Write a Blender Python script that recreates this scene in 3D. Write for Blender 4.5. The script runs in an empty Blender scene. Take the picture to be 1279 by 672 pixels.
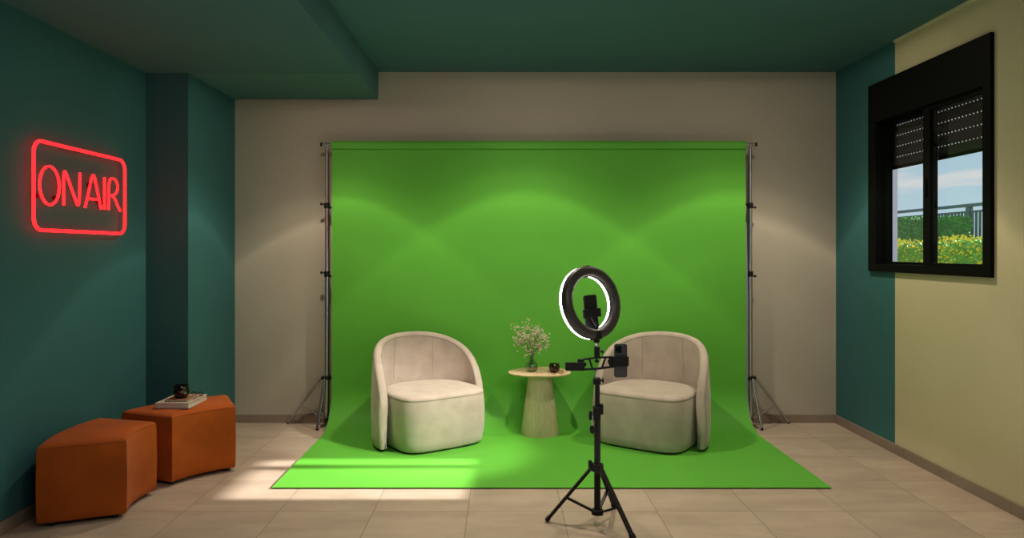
import bpy, math, random
from mathutils import Vector, Matrix
random.seed(7)
PI = math.pi
C = bpy.context.scene.collection
F = 895.0; VX = 627.0; VY = 313.0; EYE = 1.38      # focal length (px), vanishing point, eye height

def at(px, py, D):                                 # measured photo point at distance D -> place in the room
    return Vector(((px-VX)/F*D, D, EYE-(py-VY)/F*D))

# ------------------------------------------------------------------ materials
def mat(name, col, rough=0.6, metal=0.0, emit=None, es=0.0, noise=None, bump=None, sheen=0.0, spec=None, coat=0.0):
    """noise=(scale, amount, detail[, stretch xyz]) mottles the colour; bump=(scale, strength, dist)"""
    m = bpy.data.materials.new(name); m.use_nodes = True
    nt = m.node_tree; b = nt.nodes['Principled BSDF']
    b.inputs['Base Color'].default_value = (*col, 1); b.inputs['Roughness'].default_value = rough
    b.inputs['Metallic'].default_value = metal
    if spec is not None: b.inputs['Specular IOR Level'].default_value = spec
    if sheen: b.inputs['Sheen Weight'].default_value = sheen; b.inputs['Sheen Roughness'].default_value = 0.5
    if coat: b.inputs['Coat Weight'].default_value = coat
    if emit: b.inputs['Emission Color'].default_value = (*emit, 1); b.inputs['Emission Strength'].default_value = es
    tc = nt.nodes.new('ShaderNodeTexCoord')
    if noise:
        mp = nt.nodes.new('ShaderNodeMapping'); nt.links.new(tc.outputs['Object'], mp.inputs[0])
        if len(noise) > 3: mp.inputs['Scale'].default_value = noise[3]
        n = nt.nodes.new('ShaderNodeTexNoise'); n.inputs['Scale'].default_value = noise[0]; n.inputs['Detail'].default_value = noise[2]
        nt.links.new(mp.outputs[0], n.inputs['Vector'])
        r = nt.nodes.new('ShaderNodeMapRange'); r.inputs['From Min'].default_value = 0.3; r.inputs['From Max'].default_value = 0.7
        r.inputs['To Min'].default_value = 1-noise[1]; r.inputs['To Max'].default_value = 1+noise[1]
        nt.links.new(n.outputs['Fac'], r.inputs['Value'])
        mx = nt.nodes.new('ShaderNodeVectorMath'); mx.operation = 'SCALE'; mx.inputs[0].default_value = col
        nt.links.new(r.outputs[0], mx.inputs['Scale']); nt.links.new(mx.outputs[0], b.inputs['Base Color'])
    if bump:
        n = nt.nodes.new('ShaderNodeTexNoise'); n.inputs['Scale'].default_value = bump[0]; n.inputs['Detail'].default_value = 4
        nt.links.new(tc.outputs['Object'], n.inputs['Vector'])
        bp = nt.nodes.new('ShaderNodeBump'); bp.inputs['Strength'].default_value = bump[1]; bp.inputs['Distance'].default_value = bump[2]
        nt.links.new(n.outputs['Fac'], bp.inputs['Height']); nt.links.new(bp.outputs[0], b.inputs['Normal'])
    return m

def glass_mat(name, tint=(1,1,1), ior=1.45, rough=0.0, boost=1.0):
    m = bpy.data.materials.new(name); m.use_nodes = True; nt = m.node_tree
    nt.nodes.remove(nt.nodes['Principled BSDF']); out = nt.nodes['Material Output']
    t = nt.nodes.new('ShaderNodeBsdfTransparent'); t.inputs[0].default_value = (*tint, 1)
    g = nt.nodes.new('ShaderNodeBsdfGlossy'); g.inputs['Roughness'].default_value = rough
    lw = nt.nodes.new('ShaderNodeLayerWeight'); lw.inputs[0].default_value = 0.5
    pw = nt.nodes.new('ShaderNodeMath'); pw.operation = 'POWER'; pw.inputs[1].default_value = 5.0; nt.links.new(lw.outputs['Facing'], pw.inputs[0])
    f0 = ((ior-1)/(ior+1))**2
    mu = nt.nodes.new('ShaderNodeMath'); mu.operation = 'MULTIPLY_ADD'; mu.inputs[1].default_value = (1-f0)*.8*boost; mu.inputs[2].default_value = f0*boost; mu.use_clamp = True
    nt.links.new(pw.outputs[0], mu.inputs[0])
    mx = nt.nodes.new('ShaderNodeMixShader'); nt.links.new(mu.outputs[0], mx.inputs[0])
    nt.links.new(t.outputs[0], mx.inputs[1]); nt.links.new(g.outputs[0], mx.inputs[2]); nt.links.new(mx.outputs[0], out.inputs[0])
    return m

def tile_mat():
    m = bpy.data.materials.new('stone_tiles'); m.use_nodes = True; nt = m.node_tree; L = nt.links.new
    b = nt.nodes['Principled BSDF']
    geo = nt.nodes.new('ShaderNodeNewGeometry'); sp = nt.nodes.new('ShaderNodeSeparateXYZ'); L(geo.outputs['Position'], sp.inputs[0])
    def M(op, a, bb=None, c=None):
        n = nt.nodes.new('ShaderNodeMath'); n.operation = op
        for k, v in enumerate((a, bb, c)):
            if v is None: continue
            if isinstance(v, (int, float)): n.inputs[k].default_value = v
            else: L(v, n.inputs[k])
        return n.outputs[0]
    cells = []; ds = []
    for o, off in ((sp.outputs[0], -0.1807), (sp.outputs[1], 3.793)):
        s = M('DIVIDE', M('SUBTRACT', o, off), 0.5)
        cells.append(M('FLOOR', s)); f = M('FRACT', s)
        ds.append(M('MULTIPLY', M('MINIMUM', f, M('SUBTRACT', 1.0, f)), 0.5))
    d = M('MINIMUM', ds[0], ds[1]); grout = M('LESS_THAN', d, 0.0014)
    cv = nt.nodes.new('ShaderNodeCombineXYZ'); L(cells[0], cv.inputs[0]); L(cells[1], cv.inputs[1])
    wn = nt.nodes.new('ShaderNodeTexWhiteNoise'); L(cv.outputs[0], wn.inputs['Vector'])
    ad = nt.nodes.new('ShaderNodeVectorMath'); ad.operation = 'MULTIPLY_ADD'; L(wn.outputs['Color'], ad.inputs[0]); ad.inputs[1].default_value = (7,7,7); L(geo.outputs['Position'], ad.inputs[2])
    mp = nt.nodes.new('ShaderNodeMapping'); mp.inputs['Scale'].default_value = (1.0, 2.6, 1); L(ad.outputs[0], mp.inputs[0])
    n1 = nt.nodes.new('ShaderNodeTexNoise'); n1.inputs['Scale'].default_value = 2.2; n1.inputs['Detail'].default_value = 6; n1.inputs['Roughness'].default_value = 0.62; L(mp.outputs[0], n1.inputs['Vector'])
    cr = nt.nodes.new('ShaderNodeValToRGB'); L(n1.outputs['Fac'], cr.inputs[0])
    cr.color_ramp.elements[0].position = 0.3; cr.color_ramp.elements[0].color = (0.34, 0.268, 0.210, 1)
    cr.color_ramp.elements[1].position = 0.72; cr.color_ramp.elements[1].color = (0.46, 0.372, 0.297, 1)
    vr = M('MULTIPLY_ADD', wn.outputs['Value'], 0.10, 0.95)
    sc = nt.nodes.new('ShaderNodeVectorMath'); sc.operation = 'SCALE'; L(cr.outputs[0], sc.inputs[0]); L(vr, sc.inputs['Scale'])
    mx = nt.nodes.new('ShaderNodeMix'); mx.data_type = 'RGBA'; L(grout, mx.inputs[0]); L(sc.outputs[0], mx.inputs[6]); mx.inputs[7].default_value = (0.12, 0.085, 0.06, 1)
    L(mx.outputs[2], b.inputs['Base Color']); b.inputs['Roughness'].default_value = 0.55; b.inputs['Specular IOR Level'].default_value = 0.3
    bp = nt.nodes.new('ShaderNodeBump'); bp.inputs['Strength'].default_value = 0.3; bp.inputs['Distance'].default_value = 0.002; bp.invert = True
    L(grout, bp.inputs['Height']); L(bp.outputs[0], b.inputs['Normal'])
    return m

def skirt_mat():
    m = bpy.data.materials.new('skirting_tile'); m.use_nodes = True; nt = m.node_tree; L = nt.links.new
    b = nt.nodes['Principled BSDF']
    geo = nt.nodes.new('ShaderNodeNewGeometry'); sp = nt.nodes.new('ShaderNodeSeparateXYZ'); L(geo.outputs['Position'], sp.inputs[0])
    def M(op, a, bb):
        n = nt.nodes.new('ShaderNodeMath'); n.operation = op
        for k, v in enumerate((a, bb)):
            if isinstance(v, (int, float)): n.inputs[k].default_value = v
            else: L(v, n.inputs[k])
        return n.outputs[0]
    f = M('FRACT', M('DIVIDE', M('SUBTRACT', sp.outputs[1], 3.75), 0.5), 0)
    g = M('LESS_THAN', f, 0.006)
    n1 = nt.nodes.new('ShaderNodeTexNoise'); n1.inputs['Scale'].default_value = 3; n1.inputs['Detail'].default_value = 6; L(geo.outputs['Position'], n1.inputs['Vector'])
    cr = nt.nodes.new('ShaderNodeValToRGB'); L(n1.outputs['Fac'], cr.inputs[0])
    cr.color_ramp.elements[0].position = 0.3; cr.color_ramp.elements[0].color = (0.19, 0.145, 0.11, 1)
    cr.color_ramp.elements[1].position = 0.7; cr.color_ramp.elements[1].color = (0.26, 0.20, 0.155, 1)
    mx = nt.nodes.new('ShaderNodeMix'); mx.data_type = 'RGBA'; L(g, mx.inputs[0]); L(cr.outputs[0], mx.inputs[6]); mx.inputs[7].default_value = (0.05, 0.035, 0.03, 1)
    L(mx.outputs[2], b.inputs['Base Color']); b.inputs['Roughness'].default_value = 0.55
    return m

def wood_mat():
    m = bpy.data.materials.new('pale_oak'); m.use_nodes = True; nt = m.node_tree; L = nt.links.new
    b = nt.nodes['Principled BSDF']; tc = nt.nodes.new('ShaderNodeTexCoord')
    mp = nt.nodes.new('ShaderNodeMapping'); mp.inputs['Scale'].default_value = (18, 18, 0.9); L(tc.outputs['Object'], mp.inputs[0])
    n = nt.nodes.new('ShaderNodeTexNoise'); n.inputs['Scale'].default_value = 5; n.inputs['Detail'].default_value = 5; L(mp.outputs[0], n.inputs['Vector'])
    cr = nt.nodes.new('ShaderNodeValToRGB'); L(n.outputs['Fac'], cr.inputs[0])
    cr.color_ramp.elements[0].position = 0.35; cr.color_ramp.elements[0].color = (0.60, 0.47, 0.31, 1)
    cr.color_ramp.elements[1].position = 0.65; cr.color_ramp.elements[1].color = (0.70, 0.57, 0.39, 1)
    L(cr.outputs[0], b.inputs['Base Color']); b.inputs['Roughness'].default_value = 0.5
    return m

TEAL = mat('teal_paint', (0.034, 0.130, 0.140), 0.75, noise=(1.5, 0.05, 3), bump=(220, 0.12, 0.001), spec=0.25)
TEAL_CEIL = mat('teal_ceiling_paint', (0.058, 0.150, 0.158), 0.8, noise=(1.5, 0.04, 3), bump=(220, 0.1, 0.001), spec=0.2)
BEIGE = mat('beige_plaster', (0.42, 0.385, 0.315), 0.85, noise=(2.0, 0.03, 4), bump=(200, 0.15, 0.001), spec=0.2)
CREAM = mat('cream_plaster', (0.52, 0.475, 0.30), 0.85, noise=(2.0, 0.03, 4), bump=(120, 0.2, 0.0015), spec=0.2)
FLOOR = tile_mat(); SKIRT = skirt_mat(); OAK = wood_mat()
GREEN = mat('chroma_green_cloth', (0.095, 0.375, 0.036), 0.6, spec=0.25, noise=(3, 0.02, 2))
GREY_EDGE = mat('pale_cloth_reverse', (0.30, 0.33, 0.34), 0.6)
BLACKFRAME = mat('black_aluminium', (0.003, 0.0036, 0.003), 0.6, spec=0.06, noise=(8, 0.1, 2))
SHUTTER = mat('dark_shutter_slats', (0.030, 0.030, 0.029), 0.7, spec=0.1, noise=(6, 0.08, 2))
HOLES = mat('daylight_through_slots', (0.7, 0.75, 0.78), 0.5, emit=(0.8, 0.9, 1.0), es=0.55)
PANE = glass_mat('window_glass', (0.97, 0.98, 0.98), 1.5)
CHAIR = mat('cream_velvet', (0.44, 0.372, 0.315), 0.9, noise=(9, 0.11, 8), bump=(60, 0.15, 0.002), sheen=0.25, spec=0.15)
SEAM = mat('cream_stitching', (0.20, 0.165, 0.125), 0.9, noise=(30, 0.1, 2))
PLINTH = mat('dark_plinth', (0.01, 0.01, 0.01), 0.7, noise=(9, 0.1, 2))
RUST = mat('rust_velvet', (0.37, 0.080, 0.009), 0.85, noise=(6, 0.16, 6), bump=(60, 0.12, 0.002), sheen=0.06, spec=0.15)
RUSTSEAM = mat('rust_piping', (0.32, 0.068, 0.008), 0.9, noise=(30, 0.1, 2))
STEEL = mat('brushed_steel', (0.55, 0.56, 0.57), 0.3, 1.0, noise=(20, 0.06, 2))
BLACK = mat('matt_black_metal', (0.006, 0.006, 0.006), 0.45, spec=0.25, noise=(10, 0.1, 2))
PLASTIC = mat('black_plastic', (0.006, 0.0055, 0.006), 0.55, spec=0.2, noise=(10, 0.1, 2))
RINGBACK = mat('charcoal_ring_shell', (0.022, 0.019, 0.018), 0.45, noise=(10, 0.1, 2))
LED = mat('white_led_diffuser', (0.9, 0.9, 0.9), 0.4, emit=(1, 0.93, 0.88), es=20.0)
NEON = mat('red_neon', (0.25, 0.0, 0.0), 0.6, emit=(1.0, 0.0065, 0.0085), es=7.5, spec=0.0)
DARKRED = mat('dark_red_clip', (0.05, 0.002, 0.002), 0.5, noise=(10, 0.1, 2))
SCREEN = mat('black_phone_glass', (0.012, 0.013, 0.015), 0.12, noise=(6, 0.05, 2))
PHONEBACK = mat('graphite_phone_back', (0.030, 0.036, 0.042), 0.35, noise=(6, 0.05, 2))
LENS = mat('camera_lens', (0.003, 0.003, 0.004), 0.08, noise=(6, 0.05, 2))
CLEAR = glass_mat('clear_vase_glass', (0.84, 0.90, 0.86), 1.5, 0.0, 2.4)
WATER = glass_mat('vase_water', (0.80, 0.66, 0.52), 1.33)
SMOKE = glass_mat('smoked_brown_glass', (0.55, 0.42, 0.32), 1.5, 0.0, 1.6)
DRINK = mat('dark_brown_wax', (0.030, 0.010, 0.006), 0.25, noise=(20, 0.2, 2))
LENSGLASS = glass_mat('tinted_lens', (0.80, 0.62, 0.55), 1.5, 0.0, 1.2)
PETAL = mat('dried_white_petals', (0.60, 0.52, 0.40), 0.8, noise=(60, 0.25, 2))
STEM = mat('olive_stem', (0.10, 0.10, 0.045), 0.7, noise=(30, 0.2, 2))
COVER = mat('ivory_book_cover', (0.50, 0.44, 0.35), 0.6, noise=(10, 0.04, 2))
PAGES = mat('paper_pages', (0.60, 0.55, 0.48), 0.8, noise=(4, 0.1, 4, (1, 1, 90)))
NOTEC = mat('brown_notebook_cover', (0.27, 0.13, 0.065), 0.6, noise=(16, 0.12, 3))
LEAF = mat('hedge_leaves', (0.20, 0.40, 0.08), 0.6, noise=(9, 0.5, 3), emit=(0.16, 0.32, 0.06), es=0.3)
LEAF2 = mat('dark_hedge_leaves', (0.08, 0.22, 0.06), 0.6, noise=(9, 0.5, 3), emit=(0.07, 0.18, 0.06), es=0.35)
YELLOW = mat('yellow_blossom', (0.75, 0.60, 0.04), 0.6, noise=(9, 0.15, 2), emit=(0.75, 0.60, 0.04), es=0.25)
RAIL = mat('grey_painted_railing', (0.17, 0.19, 0.21), 0.6, noise=(9, 0.05, 2))
GRASS = mat('garden_soil', (0.10, 0.12, 0.04), 0.9, noise=(9, 0.3, 4))
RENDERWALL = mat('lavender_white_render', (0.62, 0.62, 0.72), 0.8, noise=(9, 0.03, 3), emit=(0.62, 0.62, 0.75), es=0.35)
REDDOT = mat('red_piece', (0.4, 0.02, 0.02), 0.5, noise=(9, 0.1, 2))

# ------------------------------------------------------------------ mesh builder
class MB:
    def __init__(s): s.v = []; s.f = []; s.mi = []; s.cur = 0
    def add(s, vs, fs):
        o = len(s.v); s.v += [Vector(v) for v in vs]; s.f += [tuple(i+o for i in f) for f in fs]; s.mi += [s.cur]*len(fs)
        return s
    def box(s, x0, x1, y0, y1, z0, z1):
        vs = [(x, y, z) for z in (z0, z1) for y in (y0, y1) for x in (x0, x1)]
        return s.add(vs, [(0,2,3,1),(4,5,7,6),(0,1,5,4),(2,6,7,3),(0,4,6,2),(1,3,7,5)])
    def obox(s, c, ax, ay, az, sx, sy, sz):
        c = Vector(c); ax, ay, az = [Vector(a).normalized() for a in (ax, ay, az)]
        vs = [c+ax*(i*sx/2)+ay*(j*sy/2)+az*(k*sz/2) for k in (-1,1) for j in (-1,1) for i in (-1,1)]
        return s.add(vs, [(0,2,3,1),(4,5,7,6),(0,1,5,4),(2,6,7,3),(0,4,6,2),(1,3,7,5)])
    def bar(s, a, b, w, h, up=(0,0,1)):
        a = Vector(a); b = Vector(b); d = (b-a); L = d.length; d.normalize(); u = Vector(up)
        if abs(d.dot(u)) > 0.98: u = Vector((1,0,0))
        x = d.cross(u).normalized(); z = x.cross(d)
        return s.obox((a+b)/2, x, d, z, w, L, h)
    def tube(s, pts, r, n=10, closed=False, caps=True):
        pts = [Vector(p) for p in pts]; m = len(pts); rs = r if isinstance(r, (list, tuple)) else [r]*m
        t0 = (pts[1]-pts[0]).normalized(); u = t0.orthogonal().normalized(); vs = []
        for i, p in enumerate(pts):
            if closed: t = (pts[(i+1)%m]-pts[i-1]).normalized()
            else: t = (pts[min(i+1,m-1)]-pts[max(i-1,0)]).normalized()
            u = (u-t*u.dot(t)).normalized(); w = t.cross(u)
            vs += [p+(u*math.cos(2*PI*k/n)+w*math.sin(2*PI*k/n))*rs[i] for k in range(n)]
        fs = []
        for i in range(m if closed else m-1):
            j = (i+1)%m
            for k in range(n): fs.append((i*n+k, i*n+(k+1)%n, j*n+(k+1)%n, j*n+k))
        if not closed and caps: fs += [tuple(reversed(range(n))), tuple(range((m-1)*n, m*n))]
        return s.add(vs, fs)
    def lathe(s, prof, c=(0,0,0), n=32, rot=None, cap=True):
        c = Vector(c); vs = []; m = len(prof)
        for (r, z) in prof:
            for k in range(n):
                p = Vector((r*math.cos(2*PI*k/n), r*math.sin(2*PI*k/n), z))
                if rot: p = rot @ p
                vs.append(c+p)
        fs = [(i*n+k, i*n+(k+1)%n, (i+1)*n+(k+1)%n, (i+1)*n+k) for i in range(m-1) for k in range(n)]
        if cap: fs += [tuple(reversed(range(n))), tuple(range((m-1)*n, m*n))]
        return s.add(vs, fs)
    def rings(s, rings, cap0=True, cap1=True):
        n = len(rings[0]); m = len(rings); vs = [p for r in rings for p in r]
        fs = [(i*n+k, i*n+(k+1)%n, (i+1)*n+(k+1)%n, (i+1)*n+k) for i in range(m-1) for k in range(n)]
        if cap0: fs.append(tuple(reversed(range(n))))
        if cap1: fs.append(tuple(range((m-1)*n, m*n)))
        return s.add(vs, fs)
    def ball(s, c, r, n=8, sz=1.0):
        prof = [(max(1e-5, r*math.sin(PI*i/n)), -r*sz*math.cos(PI*i/n)) for i in range(n+1)]
        return s.lathe(prof, c, n*2 if n > 3 else 5, cap=False)
    def build(s, name, m, parent=None, smooth=False, bevel=0.0, seg=2, kind=None, label=None, origin=None):
        o0 = Vector(origin) if origin is not None else (parent_world(parent) if parent else Vector((0,0,0)))
        me = bpy.data.meshes.new(name); me.from_pydata([v-o0 for v in s.v], [], s.f)
        ms = m if isinstance(m, (list, tuple)) else [m]
        for x in ms: me.materials.append(x)
        if len(ms) > 1: me.polygons.foreach_set('material_index', s.mi)
        if smooth:
            me.polygons.foreach_set('use_smooth', [True]*len(me.polygons))
            try: me.set_sharp_from_angle(angle=math.radians(50))
            except Exception: pass
        me.validate(); me.update()
        o = bpy.data.objects.new(name, me); C.objects.link(o)
        if parent: o.parent = parent
        else: o.location = o0
        if bevel:
            b = o.modifiers.new('bevel', 'BEVEL'); b.width = bevel; b.segments = seg; b.limit_method = 'ANGLE'; b.angle_limit = math.radians(40); b.harden_normals = False
        if kind: o['kind'] = kind
        if label: o['label'] = label
        return o

def parent_world(o):
    p = Vector((0,0,0))
    while o is not None: p += o.location; o = o.parent
    return p
def empty(name, loc, label=None, cat=None, group=None, kind=None):
    o = bpy.data.objects.new(name, None); C.objects.link(o); o.location = loc; o.empty_display_size = 0.1
    return tag(o, label, cat, group, kind)
def tag(o, label=None, cat=None, group=None, kind=None):
    for k, v in (('label', label), ('category', cat), ('group', group), ('kind', kind)):
        if v: o[k] = v
    return o
def chaikin(pts, k=2, closed=False):
    pts = [Vector(p) for p in pts]
    for _ in range(k):
        q = [] if closed else [pts[0]]
        for i in range(len(pts) if closed else len(pts)-1):
            a, b = pts[i], pts[(i+1) % len(pts)]
            q += [a*0.75+b*0.25, a*0.25+b*0.75]
        if not closed: q.append(pts[-1])
        pts = q
    return pts
def sgn(a): return -1 if a < 0 else 1

# ------------------------------------------------------------------ room shell
XL, XR, YB, YF, ZC = -2.433, 2.68, 5.75, -1.6, 2.813
MB().box(XL-.15, XR+.16, YF-.15, YB+.15, -0.12, 0).build('floor', FLOOR, kind='structure')
MB().box(XL-.15, XR+.16, YF-.15, YB+.15, ZC, ZC+.12).build('ceiling', TEAL_CEIL, kind='structure')
MB().box(XL-.15, XR+.16, YB, YB+.15, 0, ZC).build('wall_back', BEIGE, kind='structure')
MB().box(XL-.15, XL, YF, YB, 0, ZC).build('wall_left', TEAL, kind='structure')
MB().box(XL-.15, XR+.16, YF-.15, YF, 0, ZC).build('wall_front', TEAL, kind='structure')
w = MB()
OY0, OY1, OZ0, OZ1 = 3.93, 5.15, 1.262, 2.45           # opening for the window
w.box(XR, XR+.16, YF, OY0, 0, ZC); w.box(XR, XR+.16, OY0, 4.885, 0, OZ0); w.box(XR, XR+.16, OY0, 4.885, OZ1, ZC)
w.cur = 1
w.box(XR, XR+.16, 4.885, OY1, 0, OZ0); w.box(XR, XR+.16, 4.885, OY1, OZ1, ZC); w.box(XR, XR+.16, OY1, YB, 0, ZC)
w.build('wall_right', [CREAM, TEAL], kind='structure')
MB().box(XL, -0.993, YF, 4.894, 2.594, ZC).build('trim_1', TEAL_CEIL, kind='structure')       # dropped ceiling over the left side
MB().box(XL, -0.993, 4.894, YB, 2.592, ZC).build('trim_2', mat('teal_soffit_paler', (0.070, 0.175, 0.165), 0.8, noise=(1.5, 0.04, 3), spec=0.2), kind='structure')  # far part of the dropped ceiling, in a slightly paler teal
MB().box(XL, -2.143, 4.894, YB, 0, 2.592).build('trim_3', TEAL, kind='structure')              # corner column
MB().box(XR-.012, XR, YF, 4.885, ZC-.016, ZC).build('wall_top_strip', mat('pale_cream_edge', (0.62, 0.60, 0.38), 0.8, noise=(2, 0.03, 2)), kind='structure')  # narrow strip along the wall top, paler than the cream wall
MB().box(-2.143, XR, YB-.012, YB, 0, .066).build('baseboard_back', SKIRT, kind='structure', bevel=.002)
MB().box(XR-.016, XR, YF, YB-.012, 0, .066).build('baseboard_right', SKIRT, kind='structure', bevel=.002)
MB().box(XL, XL+.012, YF, 4.894, 0, .066).build('baseboard_left', SKIRT, kind='structure', bevel=.002)

# window with casing, two sliding sashes and half-lowered shutter
win = empty('window_1', (XR, 4.55, 1.232), kind='structure')
m = MB(); x0, x1 = XR-.022, XR+.10
m.box(x0, x1, 3.90, 5.203, 2.293, 2.57); m.box(x0, x1, 3.90, 5.203, 1.232, 1.285)
m.box(x0, x1, 3.90, 3.965, 1.285, 2.293); m.box(x0, x1, 5.10, 5.203, 1.285, 2.293)
m.build('window_frame', BLACKFRAME, win)
def sash(xa, xb, ya, yb, wa, wb, glass_x):
    s_ = MB(); z0, z1 = 1.285, 2.293
    s_.box(xa, xb, ya, ya+wa, z0, z1); s_.box(xa, xb, yb-wb, yb, z0, z1)
    s_.box(xa, xb, ya+wa, yb-wb, z0, z0+.018); s_.box(xa, xb, ya+wa, yb-wb, z1-.03, z1)
    so = s_.build('sash', BLACKFRAME, win)
    MB().add([(glass_x, ya+wa-.004, z0+.014), (glass_x, yb-wb+.004, z0+.014), (glass_x, yb-wb+.004, z1-.026), (glass_x, ya+wa-.004, z1-.026)], [(0,1,2,3)]).build('glass_pane', PANE, so)
    return so
rs = sash(2.685, 2.715, 3.965, 4.570, .012, .07, 2.698)
sash(2.725, 2.755, 4.53, 5.10, .055, .03, 2.738)
MB().box(2.675, 2.685, 4.525, 4.545, 1.72, 1.84).build('latch', BLACKFRAME, rs)
sh = MB()
for k in range(9):
    z = 1.977+k*.037
    sh.rings([[Vector((2.79+dx, y, z+dz)) for dx, dz in ((0,.0005),(-.0012,.004),(-.0014,.018),(-.0012,.033),(0,.0365),(.006,.0365),(.006,.0005))] for y in (3.93, 5.15)])
sho = sh.build('roller_shutter', SHUTTER, win)
h = MB()
for zz in (2.04, 2.115, 2.191, 2.264):
    k = 0
    y = 3.96
    while y < 5.06:
        h.box(2.7875, 2.7895, y, y+.0065, zz-.0028, zz+.0028); y += .034
h.build('light_slots', HOLES, sho)
MB().box(2.784, 2.80, 3.93, 5.15, 1.958, 1.977).build('bottom_bar', BLACKFRAME, sho)
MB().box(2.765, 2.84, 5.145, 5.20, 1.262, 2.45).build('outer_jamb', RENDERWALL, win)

# ------------------------------------------------------------------ outside
MB().box(2.84, 40, -12, 60, 0.95, 1.05).build('ground', GRASS, kind='structure')
MB().box(4.0, 4.25, 4.71, 5.30, 1.05, 4.2).build('sun_blocker', RENDERWALL, kind='structure')  # unseen block added outside to cut off the far edge of the sun patch

def leafy(x0, x1, y0, y1, z0, z1, n, size, bumpy):
    mb = MB()
    for _ in range(n):
        f = random.random()
        y = random.uniform(y0, y1); x = random.uniform(x0, x1); z = random.uniform(z0, z1)
        top = z1 + bumpy*(math.sin(y*3.1)+math.sin(y*7.3+x*4)*.6)*0.5
        if f < .45: x = x0 + random.uniform(-.06, .12)
        elif f < .53: y = y0 + random.uniform(-.06, .15)
        elif f < .88: z = top - abs(random.gauss(0, .06))
        z = min(z, top+random.uniform(-.03, .05))
        c = Vector((x, y, z)); a = Vector((random.uniform(-1,1), random.uniform(-1,1), random.uniform(-.6,1))).normalized()
        b = a.orthogonal().normalized(); b = (Matrix.Rotation(random.uniform(0, 2*PI), 3, a) @ b)
        L_ = size*random.uniform(.7, 1.3)
        mb.add([c-a*L_/2, c+b*L_*.28, c+a*L_/2, c-b*L_*.28], [(0,1,2,3)])
    return mb
hd = empty('flowering_hedge', (5.8, 8.6, 1.05), 'bright green hedge covered in yellow blossom outside the window', 'hedge')
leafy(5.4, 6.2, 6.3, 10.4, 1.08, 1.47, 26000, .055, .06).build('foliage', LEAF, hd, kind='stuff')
MB().box(5.5, 6.15, 6.35, 10.3, 1.05, 1.39).build('branches', mat('hedge_core', (0.02, 0.05, 0.012), .9, noise=(8, .3, 3)), hd)
fl = MB()
for _ in range(1500):
    y = random.uniform(6.3, 10.4)
    if random.random() < .55: c = Vector((5.36+random.uniform(-.04,.06), y, random.uniform(1.1, 1.49)))
    else: c = Vector((random.uniform(5.4, 6.2), y, 1.49+.06*(math.sin(y*3.1))*.5+random.uniform(-.02,.05)))
    nrm = Vector((-1, -.8, .8)).normalized(); nrm = (nrm+Vector([random.uniform(-.5,.5) for _ in range(3)])).normalized()
    u = nrm.orthogonal().normalized(); v = nrm.cross(u); R = random.uniform(.012, .023)
    fl.add([c+(u*math.cos(PI*k/5)+v*math.sin(PI*k/5))*(R if k%2 == 0 else R*.6) for k in range(10)], [tuple(range(10))])
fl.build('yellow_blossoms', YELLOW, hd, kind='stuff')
h2 = empty('clipped_hedge', (7.4, 14, 1.05), 'dark green clipped hedge in front of the grey railing, beyond the yellow flowers', 'hedge')
leafy(7.05, 7.5, 11.5, 18.5, 1.15, 1.92, 22000, .10, .05).build('foliage', LEAF2, h2, kind='stuff')
MB().box(7.15, 7.38, 11.75, 18.3, 1.05, 1.74).build('branches', mat('dark_hedge_core', (0.012, 0.035, 0.012), .9, noise=(8, .3, 3)), h2)
fn = empty('terrace_railing', (8, 13, 1.05), 'grey upright-bar railing against the sky outside the window', 'railing')
MB().box(7.96, 8.04, 10.2, 19.0, 2.13, 2.18).build('top_rail', RAIL, fn)
MB().box(7.98, 8.02, 10.2, 19.0, 2.03, 2.06).build('middle_rail', RAIL, fn)
MB().box(7.98, 8.02, 10.2, 19.0, 1.15, 1.18).build('bottom_rail', RAIL, fn)
for y in (12.27, 14.85, 17.4): MB().box(7.965, 8.035, y-.045, y+.045, 1.05, 2.13).build('post', RAIL, fn)
y = 10.3
bproto = None
while y < 18.9:
    if min(abs(y-q) for q in (12.27, 14.85, 17.4)) > .08:
        if bproto is None:
            bproto = MB().box(7.988, 8.012, y-.018, y+.018, 1.18, 2.03).build('baluster', RAIL, fn); by = y
        else:
            c = bproto.copy(); C.objects.link(c); c.parent = fn; c.location = (0, y-by, 0)
    y += .094

# ------------------------------------------------------------------ green backdrop
CB = (5.618, 2.212)                                # crossbar centre (depth, height)
prof = [(CB[0]+.023*math.cos(a), CB[1]+.023*math.sin(a)) for a in [math.radians(20+k*20) for k in range(9)]]
prof += [(5.595, 2.190), (5.596, 2.177), (5.610, 2.172), (5.612, 2.15), (5.606, 1.6), (5.603, 1.0), (5.602, .6), (5.60, .32)]
for k in range(1, 13):
    a = PI/2*k/12; prof.append((5.60-.30*(1-math.cos(a)), .32-(.32-.006)*math.sin(a)))
prof += [(5.1, .006), (4.7, .006), (4.4, .006), (4.145, .006)]
BX0, BX1 = -1.332, 1.907
bd = empty('green_screen_backdrop', (0.287, 5.0, 0), 'large bright green paper backdrop hung from the crossbar and sweeping over the floor', 'backdrop')
mb = MB(); nx = 24; TS = .004
def sheet_pt(i, t, off):
    d, z = prof[i]; p0 = prof[max(i-1, 0)]; p1 = prof[min(i+1, len(prof)-1)]
    tx, tz = p1[0]-p0[0], p1[1]-p0[1]; l_ = math.hypot(tx, tz) or 1
    wob = .002*math.sin(t*17+z*2)*min(1, max(0, z-.1)) if z < 2.1 else 0
    return (BX0+(BX1-BX0)*t, d+wob-off*tz/l_*-1, z-off*tx/l_*-1)
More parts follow.
